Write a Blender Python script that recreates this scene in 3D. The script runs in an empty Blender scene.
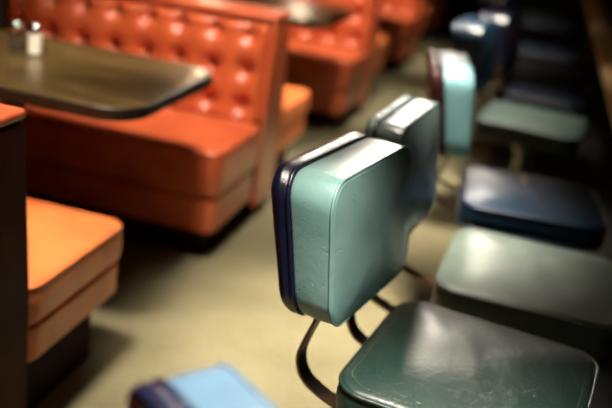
import bpy, bmesh, math, random
from mathutils import Vector, Matrix
random.seed(7)
C = bpy.context.scene.collection
S = bpy.context.scene

# ------------------------------------------------------------------ helpers
def srgb(r, g, b):
    f = lambda c: c/12.92 if c <= .04045 else ((c+.055)/1.055)**2.4
    return (f(r/255), f(g/255), f(b/255), 1)

def link(name, mesh, mat=None, parent=None, smooth=True):
    o = bpy.data.objects.new(name, mesh); C.objects.link(o)
    if mat: mesh.materials.append(mat)
    if parent: o.parent = parent
    if smooth:
        for p in mesh.polygons: p.use_smooth = True
    return o

def obj(name, bm, mat=None, parent=None, smooth=True, sharp=None):
    bmesh.ops.recalc_face_normals(bm, faces=bm.faces)
    if sharp:
        for e in bm.edges:
            if len(e.link_faces) == 2 and e.calc_face_angle(0) > math.radians(sharp): e.smooth = False
    me = bpy.data.meshes.new(name); bm.to_mesh(me); bm.free()
    return link(name, me, mat, parent, smooth)

def empty(name, loc=(0,0,0), rz=0):
    o = bpy.data.objects.new(name, None); C.objects.link(o)
    o.location = loc; o.rotation_euler = (0, 0, rz); o.empty_display_size = .1
    return o

def tag(o, label=None, cat=None, group=None, kind=None):
    if label: o['label'] = label
    if cat: o['category'] = cat
    if group: o['group'] = group
    if kind: o['kind'] = kind
    return o

def box(bm, x0, x1, y0, y1, z0, z1, bev=0, seg=2, sub=None):
    t = bmesh.new()
    bmesh.ops.create_cube(t, size=1)
    for v in t.verts:
        v.co = Vector(((v.co.x+.5)*(x1-x0)+x0, (v.co.y+.5)*(y1-y0)+y0, (v.co.z+.5)*(z1-z0)+z0))
    if bev: bmesh.ops.bevel(t, geom=t.edges[:], offset=bev, segments=seg, profile=.5, affect='EDGES')
    me = bpy.data.meshes.new('tmp'); t.to_mesh(me); t.free(); bm.from_mesh(me); bpy.data.meshes.remove(me)

def lathe(bm, prof, n=28, c=(0,0,0)):
    rings = []
    for r, z in prof:
        rings.append([bm.verts.new((c[0]+r*math.cos(2*math.pi*i/n), c[1]+r*math.sin(2*math.pi*i/n), c[2]+z)) for i in range(n)])
    for a, b in zip(rings, rings[1:]):
        for i in range(n): bm.faces.new((a[i], a[(i+1)%n], b[(i+1)%n], b[i]))
    bm.faces.new(rings[0][::-1]); bm.faces.new(rings[-1])

def rrect(hw, hh, r, n=7, m=6):
    """rounded rectangle outline, points ccw"""
    r = max(min(r, hw-.001, hh-.001), .0015); pts = []
    cs = [(hw-r, hh-r, 0), (-hw+r, hh-r, 90), (-hw+r, -hh+r, 180), (hw-r, -hh+r, 270)]
    for k, (cx, cy, a0) in enumerate(cs):
        arc = [(cx+r*math.cos(math.radians(a0+90*i/n)), cy+r*math.sin(math.radians(a0+90*i/n))) for i in range(n+1)]
        pts += arc
        nx = cs[(k+1) % 4]; a = math.radians(nx[2])
        q = (nx[0]+r*math.cos(a), nx[1]+r*math.sin(a)); p = arc[-1]
        for i in range(1, m): pts.append((p[0]+(q[0]-p[0])*i/m, p[1]+(q[1]-p[1])*i/m))
    return pts

def pillow(bm, hw, hh, r, d0, d1, edge=.012, crown=.015, crown0=0, waist=0, wob=0, seed=0, fmap=None):
    """rounded rect slab from depth d0 to d1; crowned faces; fmap maps (u,v,depth)->xyz"""
    rings = []
    rnd = random.Random(seed); ph = [rnd.uniform(0, 6.3) for _ in range(4)]
    n_e = 4
    prof = []
    for i in range(n_e+1):
        a = math.pi/2*i/n_e; prof.append((edge*(1-math.sin(a)), d0+edge*(1-math.cos(a))))
    for k in range(1, 5):
        f = k/5; prof.append((-waist*math.sin(math.pi*f), d0+edge+(d1-d0-2*edge)*f))
    for i in range(n_e+1):
        a = math.pi/2*i/n_e; prof.append((edge*(1-math.cos(a)), d1-edge+edge*math.sin(a)))
    outl = []
    for ins, d in prof:
        outl.append([(u, v, d) for u, v in rrect(hw-ins, hh-ins, r-ins)])
    base0 = rrect(hw-edge, hh-edge, r-edge)
    caps = [.93, .84, .72, .58, .43, .28, .14]
    def cap(dirn, d, cr):
        out = []
        for s in caps:
            out.append([(u*s, v*s, d+dirn*cr*(1-s**2.6)) for u, v in base0])
        return out
    allr = list(reversed(cap(-1, d0, crown0))) + outl + cap(1, d1, crown)
    def M(u, v, d):
        if wob:
            w = wob*(math.sin(u*37+ph[0])*math.sin(v*31+ph[1]) + .6*math.sin(u*71+v*23+ph[2]))
            d += w if d > (d0+d1)/2 else -w*.3
        return fmap(u, v, d)
    vr = [[bm.verts.new(M(*p)) for p in ring] for ring in allr]
    N = len(vr[0])
    for a, b in zip(vr, vr[1:]):
        for i in range(N): bm.faces.new((a[i], a[(i+1)%N], b[(i+1)%N], b[i]))
    for ring, d in ((vr[0], d0-crown0), (vr[-1], d1+crown)):
        c = bm.verts.new(M(0, 0, d))
        for i in range(N): bm.faces.new((ring[i], ring[(i+1)%N], c))

def sweep_closed(bm, pts, rad, n=8):
    """tube round a closed loop of points"""
    N = len(pts); P = [Vector(p) for p in pts]; rings = []
    for i in range(N):
        t = (P[(i+1)%N]-P[i-1]).normalized()
        a = t.cross(Vector((.3, .2, .93))); 
        if a.length < .2: a = t.cross(Vector((1, 0, 0)))
        a.normalize(); b = t.cross(a)
        rings.append([bm.verts.new(P[i]+rad*(math.cos(2*math.pi*k/n)*a+math.sin(2*math.pi*k/n)*b)) for k in range(n)])
    for i in range(N):
        A, B = rings[i], rings[(i+1)%N]
        # pick best alignment to avoid twists
        best = min(range(n), key=lambda s: sum((A[k].co-B[(k+s)%n].co).length for k in range(n)))
        for k in range(n): bm.faces.new((A[k], A[(k+1)%n], B[(k+1+best)%n], B[(k+best)%n]))

def flatbar(bm, path, w, t):
    """strip of width w (along y) and thickness t following an xz path"""
    P = [Vector((p[0], 0, p[1])) for p in path]; rings = []
    for i, p in enumerate(P):
        tg = (P[min(i+1, len(P)-1)]-P[max(i-1, 0)]).normalized(); nn = Vector((-tg.z, 0, tg.x))
        ring = []
        for sy, sn in ((-1,-1), (-.82,-1.0), (.82,-1.0), (1,-1), (1,1), (-1,1)):
            yy = p[1] if False else 0
            ring.append(bm.verts.new(p + Vector((0, sy*w/2, 0)) + nn*sn*t/2))
        rings.append(ring)
    y = path[0][2] if len(path[0]) > 2 else 0
    for a, b in zip(rings, rings[1:]):
        for i in range(6): bm.faces.new((a[i], a[(i+1)%6], b[(i+1)%6], b[i]))
    bm.faces.new(rings[0]); bm.faces.new(rings[-1][::-1])

def spline(ctrl, n=8):
    out = []
    for i in range(len(ctrl)-1):
        p0 = ctrl[max(i-1, 0)]; p1 = ctrl[i]; p2 = ctrl[i+1]; p3 = ctrl[min(i+2, len(ctrl)-1)]
        for k in range(n):
            t = k/n
            out.append(tuple(.5*((2*b)+(-a+c)*t+(2*a-5*b+4*c-d)*t*t+(-a+3*b-3*c+d)*t**3) for a, b, c, d in zip(p0, p1, p2, p3)))
    out.append(ctrl[-1]); return out

# ------------------------------------------------------------------ materials
def newmat(name):
    m = bpy.data.materials.new(name); m.use_nodes = True
    nt = m.node_tree; b = nt.nodes['Principled BSDF']
    return m, nt, b

def N(nt, typ, **kw):
    n = nt.nodes.new(typ)
    for k, v in kw.items():
        if k in n.inputs: n.inputs[k].default_value = v
        else: setattr(n, k, v)
    return n

def vinyl(name, col, col2=None, rough=.34, coat=.25, bump=.12, scale=1.0, crack=0):
    m, nt, b = newmat(name); L = nt.links
    tc = N(nt, 'ShaderNodeTexCoord')
    n1 = N(nt, 'ShaderNodeTexNoise', Scale=9*scale, Detail=6.0)
    L.new(tc.outputs['Object'], n1.inputs['Vector'])
    mix = N(nt, 'ShaderNodeMix', data_type='RGBA')
    c2 = col2 or tuple(c*.72 for c in col[:3])+(1,)
    mix.inputs[6].default_value = col; mix.inputs[7].default_value = c2
    rmp = N(nt, 'ShaderNodeMapRange'); rmp.inputs[1].default_value = .42; rmp.inputs[2].default_value = .7
    L.new(n1.outputs['Fac'], rmp.inputs[0]); L.new(rmp.outputs[0], mix.inputs[0])
    out = mix.outputs[2]
    n2 = N(nt, 'ShaderNodeTexNoise', Scale=55*scale, Detail=5.0)
    L.new(tc.outputs['Object'], n2.inputs['Vector'])
    vo = N(nt, 'ShaderNodeTexVoronoi', Scale=420.0)
    L.new(tc.outputs['Object'], vo.inputs['Vector'])
    b1 = N(nt, 'ShaderNodeBump', Strength=bump*.5, Distance=.0015)
    L.new(vo.outputs['Distance'], b1.inputs['Height'])
    b2 = N(nt, 'ShaderNodeBump', Strength=bump*2, Distance=.004)
    L.new(n2.outputs['Fac'], b2.inputs['Height']); L.new(b1.outputs[0], b2.inputs['Normal'])
    last = b2
    if crack:
        wn = N(nt, 'ShaderNodeTexNoise', Scale=10.0, Detail=3.0, Distortion=1.5)
        L.new(tc.outputs['Object'], wn.inputs['Vector'])
        mp = N(nt, 'ShaderNodeMixRGB', blend_type='ADD'); mp.inputs[0].default_value = .35
        L.new(tc.outputs['Object'], mp.inputs[1]); L.new(wn.outputs['Color'], mp.inputs[2])
        cv = N(nt, 'ShaderNodeTexVoronoi', Scale=11.0, feature='DISTANCE_TO_EDGE')
        L.new(mp.outputs[0], cv.inputs['Vector'])
        cr = N(nt, 'ShaderNodeMapRange'); cr.inputs[1].default_value = 0; cr.inputs[2].default_value = .022
        L.new(cv.outputs['Distance'], cr.inputs[0])
        # faint pale scuffs, broken up by noise
        gate = N(nt, 'ShaderNodeMapRange'); gate.inputs[1].default_value = .5; gate.inputs[2].default_value = .68
        L.new(n1.outputs['Fac'], gate.inputs[0])
        inv = N(nt, 'ShaderNodeMath', operation='SUBTRACT'); inv.inputs[0].default_value = 1
        L.new(cr.outputs[0], inv.inputs[1])
        mu = N(nt, 'ShaderNodeMath', operation='MULTIPLY'); L.new(inv.outputs[0], mu.inputs[0]); L.new(gate.outputs[0], mu.inputs[1])
        mu2 = N(nt, 'ShaderNodeMath', operation='MULTIPLY'); L.new(mu.outputs[0], mu2.inputs[0]); mu2.inputs[1].default_value = crack
        mx = N(nt, 'ShaderNodeMix', data_type='RGBA'); L.new(out, mx.inputs[6]); mx.inputs[7].default_value = srgb(120, 130, 115)
        L.new(mu2.outputs[0], mx.inputs[0]); out = mx.outputs[2]
        b3 = N(nt, 'ShaderNodeBump', Strength=.25, Distance=.002)
        L.new(cr.outputs[0], b3.inputs['Height']); L.new(b2.outputs[0], b3.inputs['Normal']); last = b3
    L.new(out, b.inputs['Base Color']); L.new(last.outputs[0], b.inputs['Normal'])
    rr = N(nt, 'ShaderNodeMapRange'); rr.inputs[3].default_value = rough-.07; rr.inputs[4].default_value = rough+.1
    L.new(n1.outputs['Fac'], rr.inputs[0]); L.new(rr.outputs[0], b.inputs['Roughness'])
    b.inputs['Coat Weight'].default_value = coat; b.inputs['Coat Roughness'].default_value = .30
    return m

def metal(name, col, rough=.2, bump=0):
    m, nt, b = newmat(name); L = nt.links
    b.inputs['Base Color'].default_value = col; b.inputs['Metallic'].default_value = 1
    tc = N(nt, 'ShaderNodeTexCoord'); n = N(nt, 'ShaderNodeTexNoise', Scale=30.0, Detail=4.0)
    L.new(tc.outputs['Object'], n.inputs['Vector'])
    r = N(nt, 'ShaderNodeMapRange'); r.inputs[3].default_value = max(rough-.08, .03); r.inputs[4].default_value = rough+.1
    L.new(n.outputs['Fac'], r.inputs[0]); L.new(r.outputs[0], b.inputs['Roughness'])
    return m

def plain(name, col, rough=.6, var=.25, scale=12.0, spec=.5):
    m, nt, b = newmat(name); L = nt.links
    tc = N(nt, 'ShaderNodeTexCoord'); n = N(nt, 'ShaderNodeTexNoise', Scale=scale, Detail=6.0)
    L.new(tc.outputs['Object'], n.inputs['Vector'])
    mix = N(nt, 'ShaderNodeMix', data_type='RGBA'); mix.inputs[6].default_value = col
    mix.inputs[7].default_value = tuple(c*(1-var) for c in col[:3])+(1,)
    L.new(n.outputs['Fac'], mix.inputs[0]); L.new(mix.outputs[2], b.inputs['Base Color'])
    b.inputs['Roughness'].default_value = rough; b.inputs['Specular IOR Level'].default_value = spec
    return m

def wood(name, c1, c2, rough=.3, axis='Y', scale=1.0, coat=.3):
    m, nt, b = newmat(name); L = nt.links
    tc = N(nt, 'ShaderNodeTexCoord'); mp = N(nt, 'ShaderNodeMapping')
    mp.inputs['Scale'].default_value = {'Y': (14, .8, 14), 'X': (.8, 14, 14)}[axis]
    L.new(tc.outputs['Object'], mp.inputs[0])
    n = N(nt, 'ShaderNodeTexNoise', Scale=3.0*scale, Detail=9.0, Distortion=.8); L.new(mp.outputs[0], n.inputs['Vector'])
    cr = N(nt, 'ShaderNodeValToRGB'); cr.color_ramp.elements[0].position = .35; cr.color_ramp.elements[1].position = .68
    cr.color_ramp.elements[0].color = c1; cr.color_ramp.elements[1].color = c2
    L.new(n.outputs['Fac'], cr.inputs[0]); L.new(cr.outputs[0], b.inputs['Base Color'])
    b.inputs['Roughness'].default_value = rough; b.inputs['Coat Weight'].default_value = coat; b.inputs['Coat Roughness'].default_value = .12
    return m

def carpet():
    m, nt, b = newmat('carpet'); L = nt.links
    tc = N(nt, 'ShaderNodeTexCoord')
    n1 = N(nt, 'ShaderNodeTexNoise', Scale=140.0, Detail=3.0); n2 = N(nt, 'ShaderNodeTexNoise', Scale=3.2, Detail=5.0)
    ck = N(nt, 'ShaderNodeTexVoronoi', Scale=60.0)
    for n in (n1, n2, ck): L.new(tc.outputs['Object'], n.inputs['Vector'])
    m1 = N(nt, 'ShaderNodeMix', data_type='RGBA'); m1.inputs[6].default_value = srgb(84, 81, 58); m1.inputs[7].default_value = srgb(142, 134, 106)
    L.new(n1.outputs['Fac'], m1.inputs[0])
    m2 = N(nt, 'ShaderNodeMix', data_type='RGBA', blend_type='MULTIPLY'); m2.inputs[0].default_value = .5
    L.new(m1.outputs[2], m2.inputs[6])
    cr = N(nt, 'ShaderNodeValToRGB'); cr.color_ramp.elements[0].position = .3; cr.color_ramp.elements[1].position = .6
    cr.color_ramp.elements[0].color = (.55, .56, .48, 1); cr.color_ramp.elements[1].color = (1, 1, 1, 1)
    L.new(n2.outputs['Fac'], cr.inputs[0]); L.new(cr.outputs[0], m2.inputs[7])
    L.new(m2.outputs[2], b.inputs['Base Color'])
    bp = N(nt, 'ShaderNodeBump', Strength=.8, Distance=.006); L.new(ck.outputs['Distance'], bp.inputs['Height']); L.new(bp.outputs[0], b.inputs['Normal'])
    b.inputs['Roughness'].default_value = .95; b.inputs['Specular IOR Level'].default_value = .1
    return m

def emit(name, col, s):
    m, nt, b = newmat(name)
    b.inputs['Emission Color'].default_value = col; b.inputs['Emission Strength'].default_value = s
    b.inputs['Base Color'].default_value = (.8, .8, .8, 1)
    return m

V = {
 'teal':   vinyl('teal_vinyl', srgb(120, 156, 154), srgb(106, 144, 143), rough=.3, coat=.35, crack=.1, bump=.06),
 'dgreen': vinyl('dark_green_vinyl', srgb(23, 44, 40), srgb(17, 34, 31), rough=.38, coat=.15, bump=.25, crack=.5),
 'navy':   vinyl('navy_vinyl', srgb(17, 20, 42), srgb(12, 14, 30), rough=.28, coat=.4, bump=.3),
 'blue':   vinyl('blue_vinyl', srgb(10, 33, 52), srgb(8, 25, 42), rough=.4, coat=.08),
 'mblue':  vinyl('mid_blue_vinyl', srgb(66, 92, 112), srgb(54, 78, 98), rough=.3, coat=.35),
 'grey':   vinyl('grey_green_vinyl', srgb(80, 92, 84), srgb(66, 78, 72), rough=.45, coat=.05),
 'gteal':  vinyl('grey_teal_vinyl', srgb(82, 98, 98), srgb(66, 82, 84), rough=.3, coat=.35),
 'ltteal': vinyl('pale_teal_vinyl', srgb(108, 150, 156), srgb(94, 136, 144), rough=.48, coat=.05),
 'brown':  vinyl('brown_vinyl', srgb(42, 20, 16), srgb(30, 15, 13), rough=.4, coat=.1),
 'dkteal': vinyl('deep_teal_vinyl', srgb(12, 42, 60), srgb(9, 30, 46), rough=.35),
 'dgrey':  vinyl('dark_grey_green_vinyl', srgb(46, 60, 54), srgb(36, 48, 44), rough=.55, coat=.0),
 'dblue':  vinyl('dark_blue_vinyl', srgb(9, 20, 33), srgb(7, 15, 26), rough=.5, coat=.05),
 'black':  vinyl('charcoal_vinyl', srgb(22, 25, 27), srgb(15, 18, 21), rough=.5, coat=.05),
 'orange': vinyl('orange_red_vinyl', srgb(202, 95, 54), srgb(184, 79, 42), rough=.36, coat=.3, bump=.1),
 'tan':    vinyl('orange_tan_vinyl', srgb(216, 118, 62), srgb(200, 102, 50), rough=.4, coat=.2, bump=.1),
 'shaded': vinyl('shaded_end_vinyl', srgb(58, 14, 9), srgb(44, 11, 8), rough=.6, coat=0, bump=.1),  # shade on the near booth's end panel, put into the vinyl colour
 'button': vinyl('button_vinyl', srgb(56, 18, 11), rough=.7, coat=0),
}
V['shaded'].node_tree.nodes['Principled BSDF'].inputs['Specular IOR Level'].default_value = .12
for k_, v_ in (('blue', .2), ('ltteal', .22), ('dkteal', .3), ('brown', .2), ('dblue', .25), ('black', .25), ('dgrey', .3)):
    V[k_].node_tree.nodes['Principled BSDF'].inputs['Specular IOR Level'].default_value = v_
M_bronze = metal('bronze_steel', srgb(112, 88, 66), .34)
M_chrome = metal('chrome', srgb(220, 215, 205), .12)
M_steel = metal('dull_steel', srgb(120, 112, 100), .35)
M_carpet = carpet()
M_wall = plain('wall_paint', srgb(104, 82, 64), .7)
M_ceil = plain('ceiling_paint', srgb(62, 54, 44), .9)
M_dark = plain('dark_panel', srgb(38, 28, 22), .6)
M_plinth = plain('black_brown_plinth', srgb(40, 17, 10), .8, spec=.2)
M_table = wood('walnut_laminate', srgb(46, 34, 16), srgb(124, 100, 58), .27, 'X', 1.5, .15)
M_edge = plain('dark_table_edge', srgb(44, 34, 22), .35)
M_nose = wood('oak_nosing', srgb(180, 142, 94), srgb(206, 168, 118), .4, 'Y')
M_lam = plain('dark_laminate', srgb(58, 48, 34), .35)

# ------------------------------------------------------------------ camera
cam_d = bpy.data.cameras.new('camera'); cam = bpy.data.objects.new('camera', cam_d); C.objects.link(cam)
r = Vector((.953, .275, .1235)).normalized()
f = Vector((-.216, .9096, -.3546)); f = (f - r*f.dot(r)).normalized()
u = r.cross(f).normalized()
cam.matrix_world = Matrix(((r.x, u.x, -f.x, 0), (r.y, u.y, -f.y, 0), (r.z, u.z, -f.z, 1.4), (0, 0, 0, 1)))
cam_d.lens = 50; cam_d.sensor_width = 36; cam_d.clip_start = .02
cam_d.dof.use_dof = True; cam_d.dof.focus_distance = 1.50; cam_d.dof.aperture_fstop = 1.6
cam_d.dof.aperture_blades = 0
S.camera = cam

# ------------------------------------------------------------------ room
X0, X1, Y0, Y1, ZC = -2.27, 2.6, -2.6, 12.5, 2.7
def slab(name, a, m):
    bm = bmesh.new(); box(bm, *a); return tag(obj(name, bm, m, smooth=False), kind='structure')
slab('floor', (X0-.1, X1+.1, Y0-.1, Y1+.1, -.1, 0), M_carpet)
slab('ceiling', (X0-.1, X1+.1, Y0-.1, Y1+.1, ZC, ZC+.1), M_ceil)
slab('wall_left', (X0-.1, X0, Y0, Y1, 0, ZC), M_wall)
slab('wall_right', (X1, X1+.1, Y0, Y1, 0, ZC), M_dark)
slab('wall_back', (X0-.1, X1+.1, Y1, Y1+.1, 0, ZC), M_dark)
slab('wall_front', (X0-.1, X1+.1, Y0-.1, Y0, 0, ZC), M_wall)

# ------------------------------------------------------------------ added dark strip standing in for the shade under the stools
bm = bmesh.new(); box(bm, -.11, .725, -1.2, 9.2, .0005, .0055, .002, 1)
tag(obj('shade_strip', bm, plain('under_stool_shade', srgb(22, 20, 18), .7), smooth=False), 'black strip added for the shade under the row of stools', 'shade strip')
# ------------------------------------------------------------------ counter
def counter():
    t = empty('counter', (.33, 4, .0))
    tag(t, 'long low counter with tan wooden edge along the row of stools', 'counter')
    y0, y1 = -5.5, 5.2
    bm = bmesh.new(); box(bm, .115, .72, y0, y1, .712, .75, .003); obj('countertop', bm, M_lam, t, False)
    bm = bmesh.new(); box(bm, 0, .113, y0, y1, .706, .752, .012, 3); obj('edge_nosing', bm, M_nose, t, True, 40)
    bm = bmesh.new(); box(bm, .40, .70, y0+.02, y1-.02, .006, .711); obj('front_panel', bm, M_dark, t, False)
    bm = bmesh.new(); box(bm, .375, .399, y0+.02, y1-.02, .006, .1); obj('kickboard', bm, M_steel, t, False)
counter()

# ------------------------------------------------------------------ stools
SEAT_Z = .47
def make_stool(back, shell, seat, loc, rz, label, brot=0, boff=(0, 0), thick=1):
    t = empty('counter_stool', (loc[0], loc[1], .006), math.radians(rz))
    tag(t, label, 'stool', 'swivel stools along the counter')
    # seat cushion
    def fs(a, b, d): return (a, b, d)
    bm = bmesh.new(); pillow(bm, .230, .230, .066, .42, .508, .016, .022, .0, .003, .0015, 3, fs)
    s = obj('seat', bm, V[seat], t)
    bm = bmesh.new()
    sweep_closed(bm, [(a, b, .499) for a, b in rrect(.2295, .2295, .066)], .0040)
    sweep_closed(bm, [(a, b, .430) for a, b in rrect(.2295, .2295, .066)], .0040)
    obj('piping', bm, V[seat], s)
    bm = bmesh.new(); box(bm, -.15, .15, -.15, .15, .405, .4198, .004); obj('seat_plate', bm, M_steel, t, False)
    # backrest : face looks along +x, raked, shell fans out a little to the top
    hh = .144; hw = .198; cb, sb = math.cos(math.radians(brot)), math.sin(math.radians(brot))
    turn = lambda x, y, z: (x*cb-y*sb+boff[0], x*sb+y*cb+boff[1], z)
    def fb(a, b, d):
        k = (b+hh)/(2*hh)
        dd = d*(1.02+.27*k)*thick
        return turn(-.250-.036*k+dd, a-.014, .600+.290*k)
    yz = lambda a, b, d: fb(a, b, d)
    bm = bmesh.new(); pillow(bm, hw, hh, .056, -.076, 0, .007, .012, .0, .002, .001, 5, yz)
    bk = obj('backrest', bm, V[back], t)
    bm = bmesh.new(); sweep_closed(bm, [yz(a, b, -.004) for a, b in rrect(hw-.001, hh-.001, .055)], .0034, 8)
    obj('piping', bm, V[back], bk)
    bm = bmesh.new(); pillow(bm, hw+.003, hh+.003, .059, -.108, -.0785, .009, 0, .008, .002, .001, 8, yz)
    sh = obj('back_shell', bm, V[shell], t)
    bm = bmesh.new(); sweep_closed(bm, [yz(a, b, -.0775) for a, b in rrect(hw+.001, hh+.001, .057)], .0042, 8)
    obj('piping', bm, V['navy' if shell != 'brown' else 'brown'], sh)
    # flat steel brackets
    for sy in (-1, 1):
        path = spline([(-.250-.058*thick, .70), (-.250-.058*thick, .63), (-.258-.056*thick, .592), (-.330, .545), (-.340, .498), (-.325, .456), (-.285, .432), (-.235, .418), (-.18, .4125), (-.12, .4125), (-.10, .4125)], 6)
        bm = bmesh.new(); flatbar(bm, path, .037, .006)
        for v in bm.verts: v.co = Vector(turn(v.co.x, v.co.y-.014+sy*.120, v.co.z))
        bmesh.ops.translate(bm, verts=bm.verts, vec=(0, 0, -.011))
        obj('bracket', bm, M_bronze, t, True, 40)
    # pedestal
    bm = bmesh.new(); lathe(bm, [(.038, .0125), (.038, .33), (.05, .35), (.075, .385), (.075, .4045)], 28); obj('column', bm, M_steel, t, True, 40)
    bm = bmesh.new(); lathe(bm, [(.155, 0), (.155, .004), (.14, .01), (.08, .012), (.06, .02), (.05, .035), (.039, .04)], 36); fl = obj('floor_flange', bm, M_steel, t, True, 50)
    for k in range(4):
        a = math.pi/4+k*math.pi/2
        bm = bmesh.new(); lathe(bm, [(.009, 0), (.009, .004), (.005, .007)], 10, (.115*math.cos(a), .115*math.sin(a), .0105)); obj('bolt', bm, M_chrome, fl)
    return t

STOOLS = [
 ('mblue', 'navy', 'blue', (.052, .925), 53, 'nearest stool, only its mid blue backrest top showing at the bottom edge', 0, (-.015, 0), .82),
 ('teal', 'navy', 'dgreen', (.025, 1.575), -8, 'sharp foreground stool with teal and navy backrest and dark green seat', -4, (.016, -.022)),
 ('gteal', 'gteal', 'grey', (.125, 2.15), -2, 'stool with grey teal backrest and pale grey seat, right behind the sharp one', -4, (-.06, -.11), .68),
 ('ltteal', 'brown', 'blue', (.095, 2.82), 5, 'stool with pale teal and brown backrest seen edge on and blue seat', 5, (.004, .14)),
 ('dkteal', 'dkteal', 'dgrey', (.06, 3.95), -6, 'stool with deep teal backrest and grey green seat behind the blue seat', 0, (.02, 0)),
 ('navy', 'navy', 'dblue', (.11, 4.62), -9, 'stool with navy backrest and dark blue seat beyond the deep teal one', 0, (.07, -.12)),
 ('navy', 'navy', 'black', (.09, 5.30), -6, 'dim stool with dark grey seat, fifth from the far end of the counter'),
 ('navy', 'navy', 'dblue', (.08, 6.05), -5, 'dim stool with blue seat, fourth from the far end of the counter'),
 ('navy', 'navy', 'black', (.08, 6.80), -5, 'dim stool with grey seat, third from the far end of the counter'),
 ('navy', 'navy', 'dblue', (.08, 7.6), -5, 'dim stool with blue seat, second from the far end of the counter'),
 ('dkteal', 'navy', 'dgrey', (.08, 8.4), -5, 'farthest stool of the row at the very top of the frame'),
]
for q in STOOLS:
    st = make_stool(*q)
    if q[0] == 'teal':       # seam stitches just inside the seat welt, on seat and backrest
        seat = [c for c in st.children if c.name.startswith('seat') and 'plate' not in c.name][0]
        bm = bmesh.new(); ring = rrect(.209, .209, .05, 40, 60); L_ = len(ring); acc = 0; last = ring[0]
        for i in range(1, L_+1):
            p = ring[i % L_]; acc += math.dist(p, last)
            if acc > .0065:
                acc = 0; k_ = max(abs(p[0]), abs(p[1]))/.214; dx, dy = p[0]-last[0], p[1]-last[1]; dl = math.hypot(dx, dy) or 1
                dx, dy = dx/dl, dy/dl; z_ = .508+.022*(1-k_**2.6)+.0006
                c_ = [bm.verts.new((p[0]+dx*a_*.0022-dy*b_*.0006, p[1]+dy*a_*.0022+dx*b_*.0006, z_)) for a_, b_ in ((-1,-1),(1,-1),(1,1),(-1,1))]
                t_ = [bm.verts.new(v.co+Vector((0, 0, .0008))) for v in c_]
                bm.faces.new(t_)
                for e_ in range(4): bm.faces.new((c_[e_], c_[(e_+1)%4], t_[(e_+1)%4], t_[e_]))
            last = p
        obj('stitching', bm, plain('seam_thread', srgb(96, 104, 84), .8), seat, False)
    if q[0] == 'ltteal':     # worn strip of tan tape across the blue seat
        seat = [c for c in st.children if c.name.startswith('seat') and 'plate' not in c.name][0]
        bm = bmesh.new(); rows_ = []
        for i in range(13):
            b_ = .02+.13*i/12; row = []
            for j in range(3):
                a_ = -.025+.012*(j-1)*.55; k_ = max(abs(a_), abs(b_))/.214
                row.append((a_, b_, .508+.022*(1-k_**2.6)+.0012))
            rows_.append(row)
        G = [[bm.verts.new(p) for p in r_] for r_ in rows_]
        for i in range(12):
            for j in range(2): bm.faces.new((G[i][j], G[i][j+1], G[i+1][j+1], G[i+1][j]))
        bmesh.ops.solidify(bm, geom=bm.faces[:], thickness=.0008)
        tag(obj('tape_strip', bm, plain('tan_tape', srgb(214, 172, 132), .7), seat), 'tan strip of tape on the blue seat')

# ------------------------------------------------------------------ booths
BX0, BX1 = -2.235, -1.0           # wall end, aisle end
def tuft_panel(bm, sgn, yc, z0, z1, rows, cols, p):
    """tufted face; sgn +1 faces +y; returns function for surface point"""
    nx, nz = 150, 60; x0, x1 = BX0+.01, BX1-.016
    rk = .10
    def sf(x, z):
        f = 0
        cu = min(abs(x-c) for c in cols); cv = min(abs(z-q) for q in rows)
        r2 = cu*cu+cv*cv
        su = abs(math.sin(math.pi*(x-cols[0])/p)); sv = abs(math.sin(math.pi*(z-rows[0])/(rows[0]-rows[1])))
        if z > rows[0]: sv = min(1, (z-rows[0])/.05)**.5 if z-rows[0] > 0 else 0
        d = -.012+.022*(su*su*.5+sv*sv*.5)**.6 + .034*(1-math.exp(-r2/(2*.021**2)))
        d -= .004*math.exp(-(cu/.007)**2)
        # diagonal pull folds
        for s in (-1, 1):
            dd = abs((((x-cols[0])+s*(z-rows[0]))/p+.5) % 1-.5)*p
            d -= .002*math.exp(-(dd/.01)**2)
        # roll over at the borders
        e = min((x-x0)/.03, (x1-x)/.03, (z1-z)/.035, 1); e = max(e, 0)
        d = d*e + (-.028)*(1-e)**2
        return d
    def pt(x, z):
        d = sf(x, z); off = .088 + rk*(z1-z)/(z1-z0)*.2 + d
        return (x, yc+sgn*off, z)
    G = [[bm.verts.new(pt(x0+(x1-x0)*i/nx, z0+(z1-z0)*j/nz)) for i in range(nx+1)] for j in range(nz+1)]
    for j in range(nz):
        for i in range(nx): bm.faces.new((G[j][i], G[j][i+1], G[j+1][i+1], G[j+1][i]))
    # close the back of the pad
    Bk = {}
    def bv(i, j):
        if (i, j) not in Bk:
            c = G[j][i].co; Bk[(i, j)] = bm.verts.new((c.x, yc+sgn*.0185, c.z))
        return Bk[(i, j)]
    per = [(i, 0) for i in range(nx)]+[(nx, j) for j in range(nz)]+[(i, nz) for i in range(nx, 0, -1)]+[(0, j) for j in range(nz, 0, -1)]
    L = len(per)
    for k in range(L):
        a, b = per[k], per[(k+1) % L]
        bm.faces.new((G[a[1]][a[0]], G[b[1]][b[0]], bv(*b), bv(*a)))
    bm.faces.new([bv(*q) for q in per])
    return pt

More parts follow.
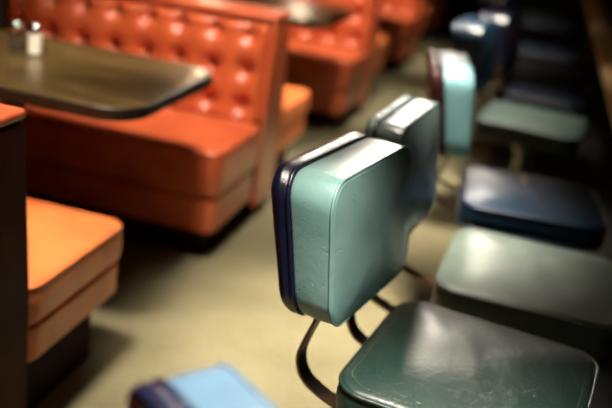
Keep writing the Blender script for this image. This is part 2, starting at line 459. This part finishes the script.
P_ = .15
COLS = [-1.103-P_*k for k in range(8)]
ROWS = [.792, .645, .498]
meshes = {}
def make_booth(yc, label, sides=(-1, 1), seatmat=('orange', 'tan'), endmat='orange'):
    t = empty('booth', (BX1, yc, 0)); ox = -BX1
    tag(t, label, 'booth', 'back to back diner booths')
    def local(bm): bmesh.ops.translate(bm, verts=bm.verts, vec=(ox, 0, 0)); return bm
    D = .86; w = .62
    # spine board + end panel
    bm = bmesh.new(); box(bm, BX0, BX1-.017, -.017, .017, .0, .8495, .003); obj('spine_board', local(bm), M_plinth, t, False)
    bm = bmesh.new()
    prof = [(-.125, .452), (-.062, .868), (.062, .868), (.125, .452)]
    x0, x1 = BX1-.015, BX1
    pr = [(-.128, .06), (-.128, .45), (-.112, .838), (-.100, .85), (.100, .85), (.112, .838), (.128, .45), (.128, .06)]
    A = [bm.verts.new((x0, a, b)) for a, b in pr]; B = [bm.verts.new((x1, a, b)) for a, b in pr]
    bm.faces.new(A); bm.faces.new(B[::-1])
    for i in range(len(pr)): bm.faces.new((A[i], A[(i+1)%len(pr)], B[(i+1)%len(pr)], B[i]))
    bmesh.ops.bevel(bm, geom=[e for e in bm.edges if abs(e.verts[0].co.x-x1) < 1e-5 and abs(e.verts[1].co.x-x1) < 1e-5], offset=.008, segments=3, profile=.5, affect='EDGES')
    obj('end_panel', local(bm), V[endmat], t, True, 35)
    bm = bmesh.new(); box(bm, BX0, BX1+.003, -.112, .112, .8505, .876, .011, 4); cap = obj('top_roll', local(bm), V['orange'], t, True, 60)
    for s, sm in zip((-1, 1), seatmat):
        if s not in sides: continue
        key = ('pad', s)
        if key not in meshes:
            bm = bmesh.new(); pt = tuft_panel(bm, s, 0, .44, .849, ROWS, COLS, P_)
            bs = []
            for cx in COLS:
                for rz_ in ROWS:
                    if rz_ < .47: continue
                    p = pt(cx, rz_); bb = bmesh.new()
                    bmesh.ops.create_uvsphere(bb, u_segments=12, v_segments=8, radius=.014)
                    for v in bb.verts: v.co = Vector((v.co.x+p[0]+ox, v.co.y*.5+p[1]+s*.003, v.co.z+p[2]))
                    me = bpy.data.meshes.new('button'); bb.to_mesh(me); bb.free(); me.materials.append(V['button']); bs.append(me)
            local(bm); bmesh.ops.recalc_face_normals(bm, faces=bm.faces)
            me = bpy.data.meshes.new('tufted_back'); bm.to_mesh(me); bm.free(); me.materials.append(V['orange'])
            for m_ in [me]+bs:
                for q in m_.polygons: q.use_smooth = True
            meshes[key] = (me, bs)
        me, bs = meshes[key]
        pad = link('tufted_back', me, None, t, False)
        if s == -1 or yc < 2:
            if yc < 8 and s == -1:
                for b in bs: link('button', b, None, pad, False)
        # seat: cushion from back to front
        ya, yb = s*.130, s*.622
        y_lo, y_hi = min(ya, yb), max(ya, yb)
        zl, zb = (.315, .215) if s > 0 else (.25, .11)
        xm = (BX0+BX1)/2; hx = (BX1-BX0)/2; ym = (y_lo+y_hi)/2; hy = (y_hi-y_lo)/2
        bm = bmesh.new(); pillow(bm, hx, hy, .05, zl+.003, .435, .020, .018, 0, .004, .001, 11, lambda a, b, d: (a+xm+ox, b+ym, d))
        c = obj('seat_cushion', bm, V[sm], t)
        bm = bmesh.new()
        sweep_closed(bm, [(a+xm+ox, b+ym, .424) for a, b in rrect(hx-.002, hy-.002, .05)], .0045)
        obj('piping', bm, V[sm], c)
        bm = bmesh.new(); pillow(bm, hx-.006, hy-.006, .045, zb, zl, .012, 0, 0, 0, 0, 3, lambda a, b, d: (a+xm+ox, b+ym, d)); obj('seat_box', bm, V[sm], t, True, 50)
        bm = bmesh.new(); box(bm, BX0+.01, BX1-.07, min(s*.137, s*.56), max(s*.137, s*.56), 0, zb-.001, .004); obj('plinth', local(bm), M_plinth, t, False)
    return t

make_booth(1.43, 'nearest booth cut off at left edge with bright orange seat top', seatmat=('orange', 'tan'), endmat='shaded')  # end panel carries its shade in the colour
make_booth(3.385, 'red orange button tufted booth facing the camera behind the shakers table', seatmat=('orange', 'tan'))
make_booth(5.46, 'red orange booth facing the camera behind the second table')
make_booth(7.56, 'third camera-facing booth, small at the top beyond the second table')
make_booth(9.66, 'farthest booth at the dark end of the aisle')

# ------------------------------------------------------------------ tables
def make_table(yc, label, w=.69):
    t = empty('booth_table', (-1.6, yc, 0)); tag(t, label, 'table', 'wood topped booth tables')
    x0, x1 = X0+.005+1.6, -1.01+1.6
    xm = (x0+x1)/2; hx = (x1-x0)/2
    bm = bmesh.new(); pillow(bm, hx, w/2-.002, .115, .715, .75, .002, 0, 0, 0, 0, 1, lambda a, b, d: (a+xm, b, d))
    obj('tabletop', bm, M_table, t, True, 40)
    bm = bmesh.new()
    o1 = rrect(hx+.004, w/2+.002, .117, 10); o0 = rrect(hx-.001, w/2-.003, .113, 10)
    n = len(o1)
    R = [[bm.verts.new((a+xm, b, z)) for a, b in o] for o, z in ((o0, .712), (o1, .714), (o1, .747), (o0, .7508))]
    for k in range(4):
        for i in range(n): bm.faces.new((R[k][i], R[k][(i+1)%n], R[(k+1)%4][(i+1)%n], R[(k+1)%4][i]))
    obj('edge_band', bm, M_edge, t, True, 40)
    bm = bmesh.new(); box(bm, -.25, .25, -.2, .2, .70, .7145, .003); obj('mounting_plate', bm, M_dark, t, False)
    bm = bmesh.new(); lathe(bm, [(.038, .02), (.038, .6995)], 24); obj('column', bm, M_dark, t, True, 40)
    bm = bmesh.new(); box(bm, -.30, .30, -.035, .035, 0, .03, .01, 2); box(bm, -.035, .035, -.2, .2, 0, .03, .01, 2); obj('base', bm, M_dark, t, True, 40)
make_table(2.39, 'dark wood grain table with rounded corner holding the two shakers')
make_table(4.46, 'second table, grey brown rounded top at the upper edge')
make_table(6.54, 'third table mostly hidden behind the second camera-facing booth')
make_table(8.62, 'farthest table hidden near the end wall')

# ------------------------------------------------------------------ shakers
def glass(name, col, rough=.03):
    m, nt, b = newmat(name); L = nt.links
    tr = N(nt, 'ShaderNodeBsdfTransparent'); tr.inputs[0].default_value = col
    gl = N(nt, 'ShaderNodeBsdfGlossy'); gl.inputs['Roughness'].default_value = .05
    mx = N(nt, 'ShaderNodeMixShader'); mx.inputs[0].default_value = .09; L.new(tr.outputs[0], mx.inputs[1]); L.new(gl.outputs[0], mx.inputs[2])
    L.new(mx.outputs[0], nt.nodes['Material Output'].inputs['Surface']); nt.nodes.remove(b)
    return m
M_glass = glass('clear_glass', (.95, .95, .93, 1))
M_salt = plain('salt_grains', srgb(235, 230, 215), .9, .1, 300)
M_pep = plain('pepper_grains', srgb(70, 56, 38), .9, .6, 500)
def shaker(name, x, y, fill, lev, label):
    t = empty(name, (x, y, .751)); t.scale = (1.15, 1.15, 1.05); tag(t, label, name.split('_')[0]+' shaker')
    n = 10
    bm = bmesh.new(); lathe(bm, [(.019, 0), (.021, .003), (.021, .062), (.017, .074), (.0165, .078)], n); 
    obj('glass_body', bm, M_glass, t, False)
    bm = bmesh.new(); lathe(bm, [(.017, .004), (.0198, .006), (.0198, lev)], 20); obj('contents', bm, fill, t, True, 40)
    bm = bmesh.new(); lathe(bm, [(.0185, .0785), (.0190, .081), (.0190, .089), (.016, .096), (.010, .1005), (.003, .102)], 24); lid = obj('lid', bm, M_chrome, t, True, 50)
    for k in range(5):
        a = k*1.2566; bm = bmesh.new(); lathe(bm, [(.0012, 0), (.0012, .0006)], 6, (.006*math.cos(a), .006*math.sin(a), .1015)); obj('pour_hole', bm, M_dark, lid)
shaker('salt_shaker', -1.564, 2.459, M_salt, .066, 'white filled glass salt shaker with metal lid, right of the pair')
shaker('pepper_shaker', -1.625, 2.45, M_pep, .05, 'dark glass pepper shaker with metal lid at far left')

# ------------------------------------------------------------------ lamps
M_lamp = emit('lamp_diffuser', srgb(255, 214, 160), 6)
def downlight(x, y, power, label, spot=75, blend=.8, size=.16, col=(1, .89, .75), aim=None):
    t = empty('ceiling_lamp', (x, y, ZC)); tag(t, label, 'ceiling lamp', 'round ceiling downlights')
    bm = bmesh.new(); lathe(bm, [(.11, -.012), (.13, -.006), (.13, 0)], 32)
    obj('trim_ring', bm, M_steel, t, True, 40)
    bm = bmesh.new(); lathe(bm, [(.085, -.0165), (.095, -.0125)], 32); obj('diffuser', bm, M_lamp, t, False)
    ld = bpy.data.lights.new('lamp_light', 'SPOT'); ld.energy = power; ld.color = col; ld.spot_size = math.radians(spot*2); ld.spot_blend = blend; ld.shadow_soft_size = size
    lo = bpy.data.objects.new('lamp_light', ld); C.objects.link(lo); lo.parent = t; lo.location = (0, 0, -.03)
    if aim: lo.rotation_euler = (Vector(aim)-Vector((x, y, ZC-.03))).to_track_quat('-Z', 'Y').to_euler()
    return t
downlight(-.14, 1.0, 1200, 'ceiling downlight over the near end of the stool row', 22, 1)
downlight(-.33, 2.4, 1450, 'ceiling downlight over the aisle beside the pale grey stool seat', 18.5, 1)
downlight(-.33, 4.0, 1000, 'ceiling downlight over the aisle beside the deep teal stool', 23, 1)
downlight(-.35, 5.8, 350, 'ceiling downlight over the far aisle', 23, 1)
downlight(-.78, 6.6, 620, 'added unseen spot far down the aisle, turned towards the near stools', 11, 1, aim=(-.15, 1.75, .6))  # extra lamp out of view, added for sheen on the near stools
downlight(-.4, 7.6, 180, 'ceiling downlight at the dark end of the aisle', 23, 1)
downlight(-1.1, 1.5, 620, 'added unseen spot over the nearest booth seat', 17, 1, aim=(-1.15, 1.85, .45))  # extra lamp out of view, added to brighten the nearest seat top
downlight(-.95, 1.0, 900, 'added unseen spot aimed at the two shakers', 9, 1, aim=(-1.6, 2.45, .80))  # extra lamp out of view, added so the salt looks bright
downlight(-.85, 2.3, 600, 'added unseen spot aimed at the tufted booth behind the shakers', 27, 1, aim=(-1.2, 3.3, .74))  # extra lamp out of view, added to light the tufted back and seat
downlight(-1.0, 3.5, 450, 'added unseen spot over the orange seat behind the tufted booth', 15, 1, aim=(-1.12, 3.95, .45))  # extra lamp out of view, added to brighten this seat
downlight(-.85, 4.35, 700, 'added unseen spot aimed at the booth behind the second table', 20, 1, aim=(-1.2, 5.36, .74))  # extra lamp out of view, added to light the next booth back
downlight(-.85, 6.4, 550, 'added unseen spot aimed at the third booth', 20, 1, aim=(-1.2, 7.45, .74))  # extra lamp out of view, added to light the third booth back
M_globe = emit('globe_glass', srgb(255, 226, 190), 32)
def sheen_globe(y, label):  # unseen globes added for the sheen on tables and seats
    t = empty('sheen_lamp', (X0, y, 1.45)); tag(t, label, 'wall lamp', 'added globe lamps over the booths')
    bm = bmesh.new(); box(bm, 0, .02, -.05, .05, -.07, .07, .005); box(bm, .02, .09, -.012, .012, -.012, .012, .003); obj('bracket', bm, M_bronze, t, False)
    bm = bmesh.new(); bmesh.ops.create_uvsphere(bm, u_segments=24, v_segments=16, radius=.08)
    bmesh.ops.translate(bm, verts=bm.verts, vec=(.165, 0, 0)); obj('globe', bm, M_globe, t)
sheen_globe(5.46, 'added unseen globe lamp above the booth behind the second table')
sheen_globe(7.56, 'added unseen globe lamp above the third camera-facing booth')

w = bpy.data.worlds.new('world'); S.world = w; w.use_nodes = True
w.node_tree.nodes['Background'].inputs[0].default_value = (.05, .04, .03, 1)
w.node_tree.nodes['Background'].inputs[1].default_value = .05
S.view_settings.view_transform = 'Standard'; S.view_settings.look = 'None'; S.view_settings.gamma = 1
S.view_settings.use_curve_mapping = False
S.view_settings.exposure = 0
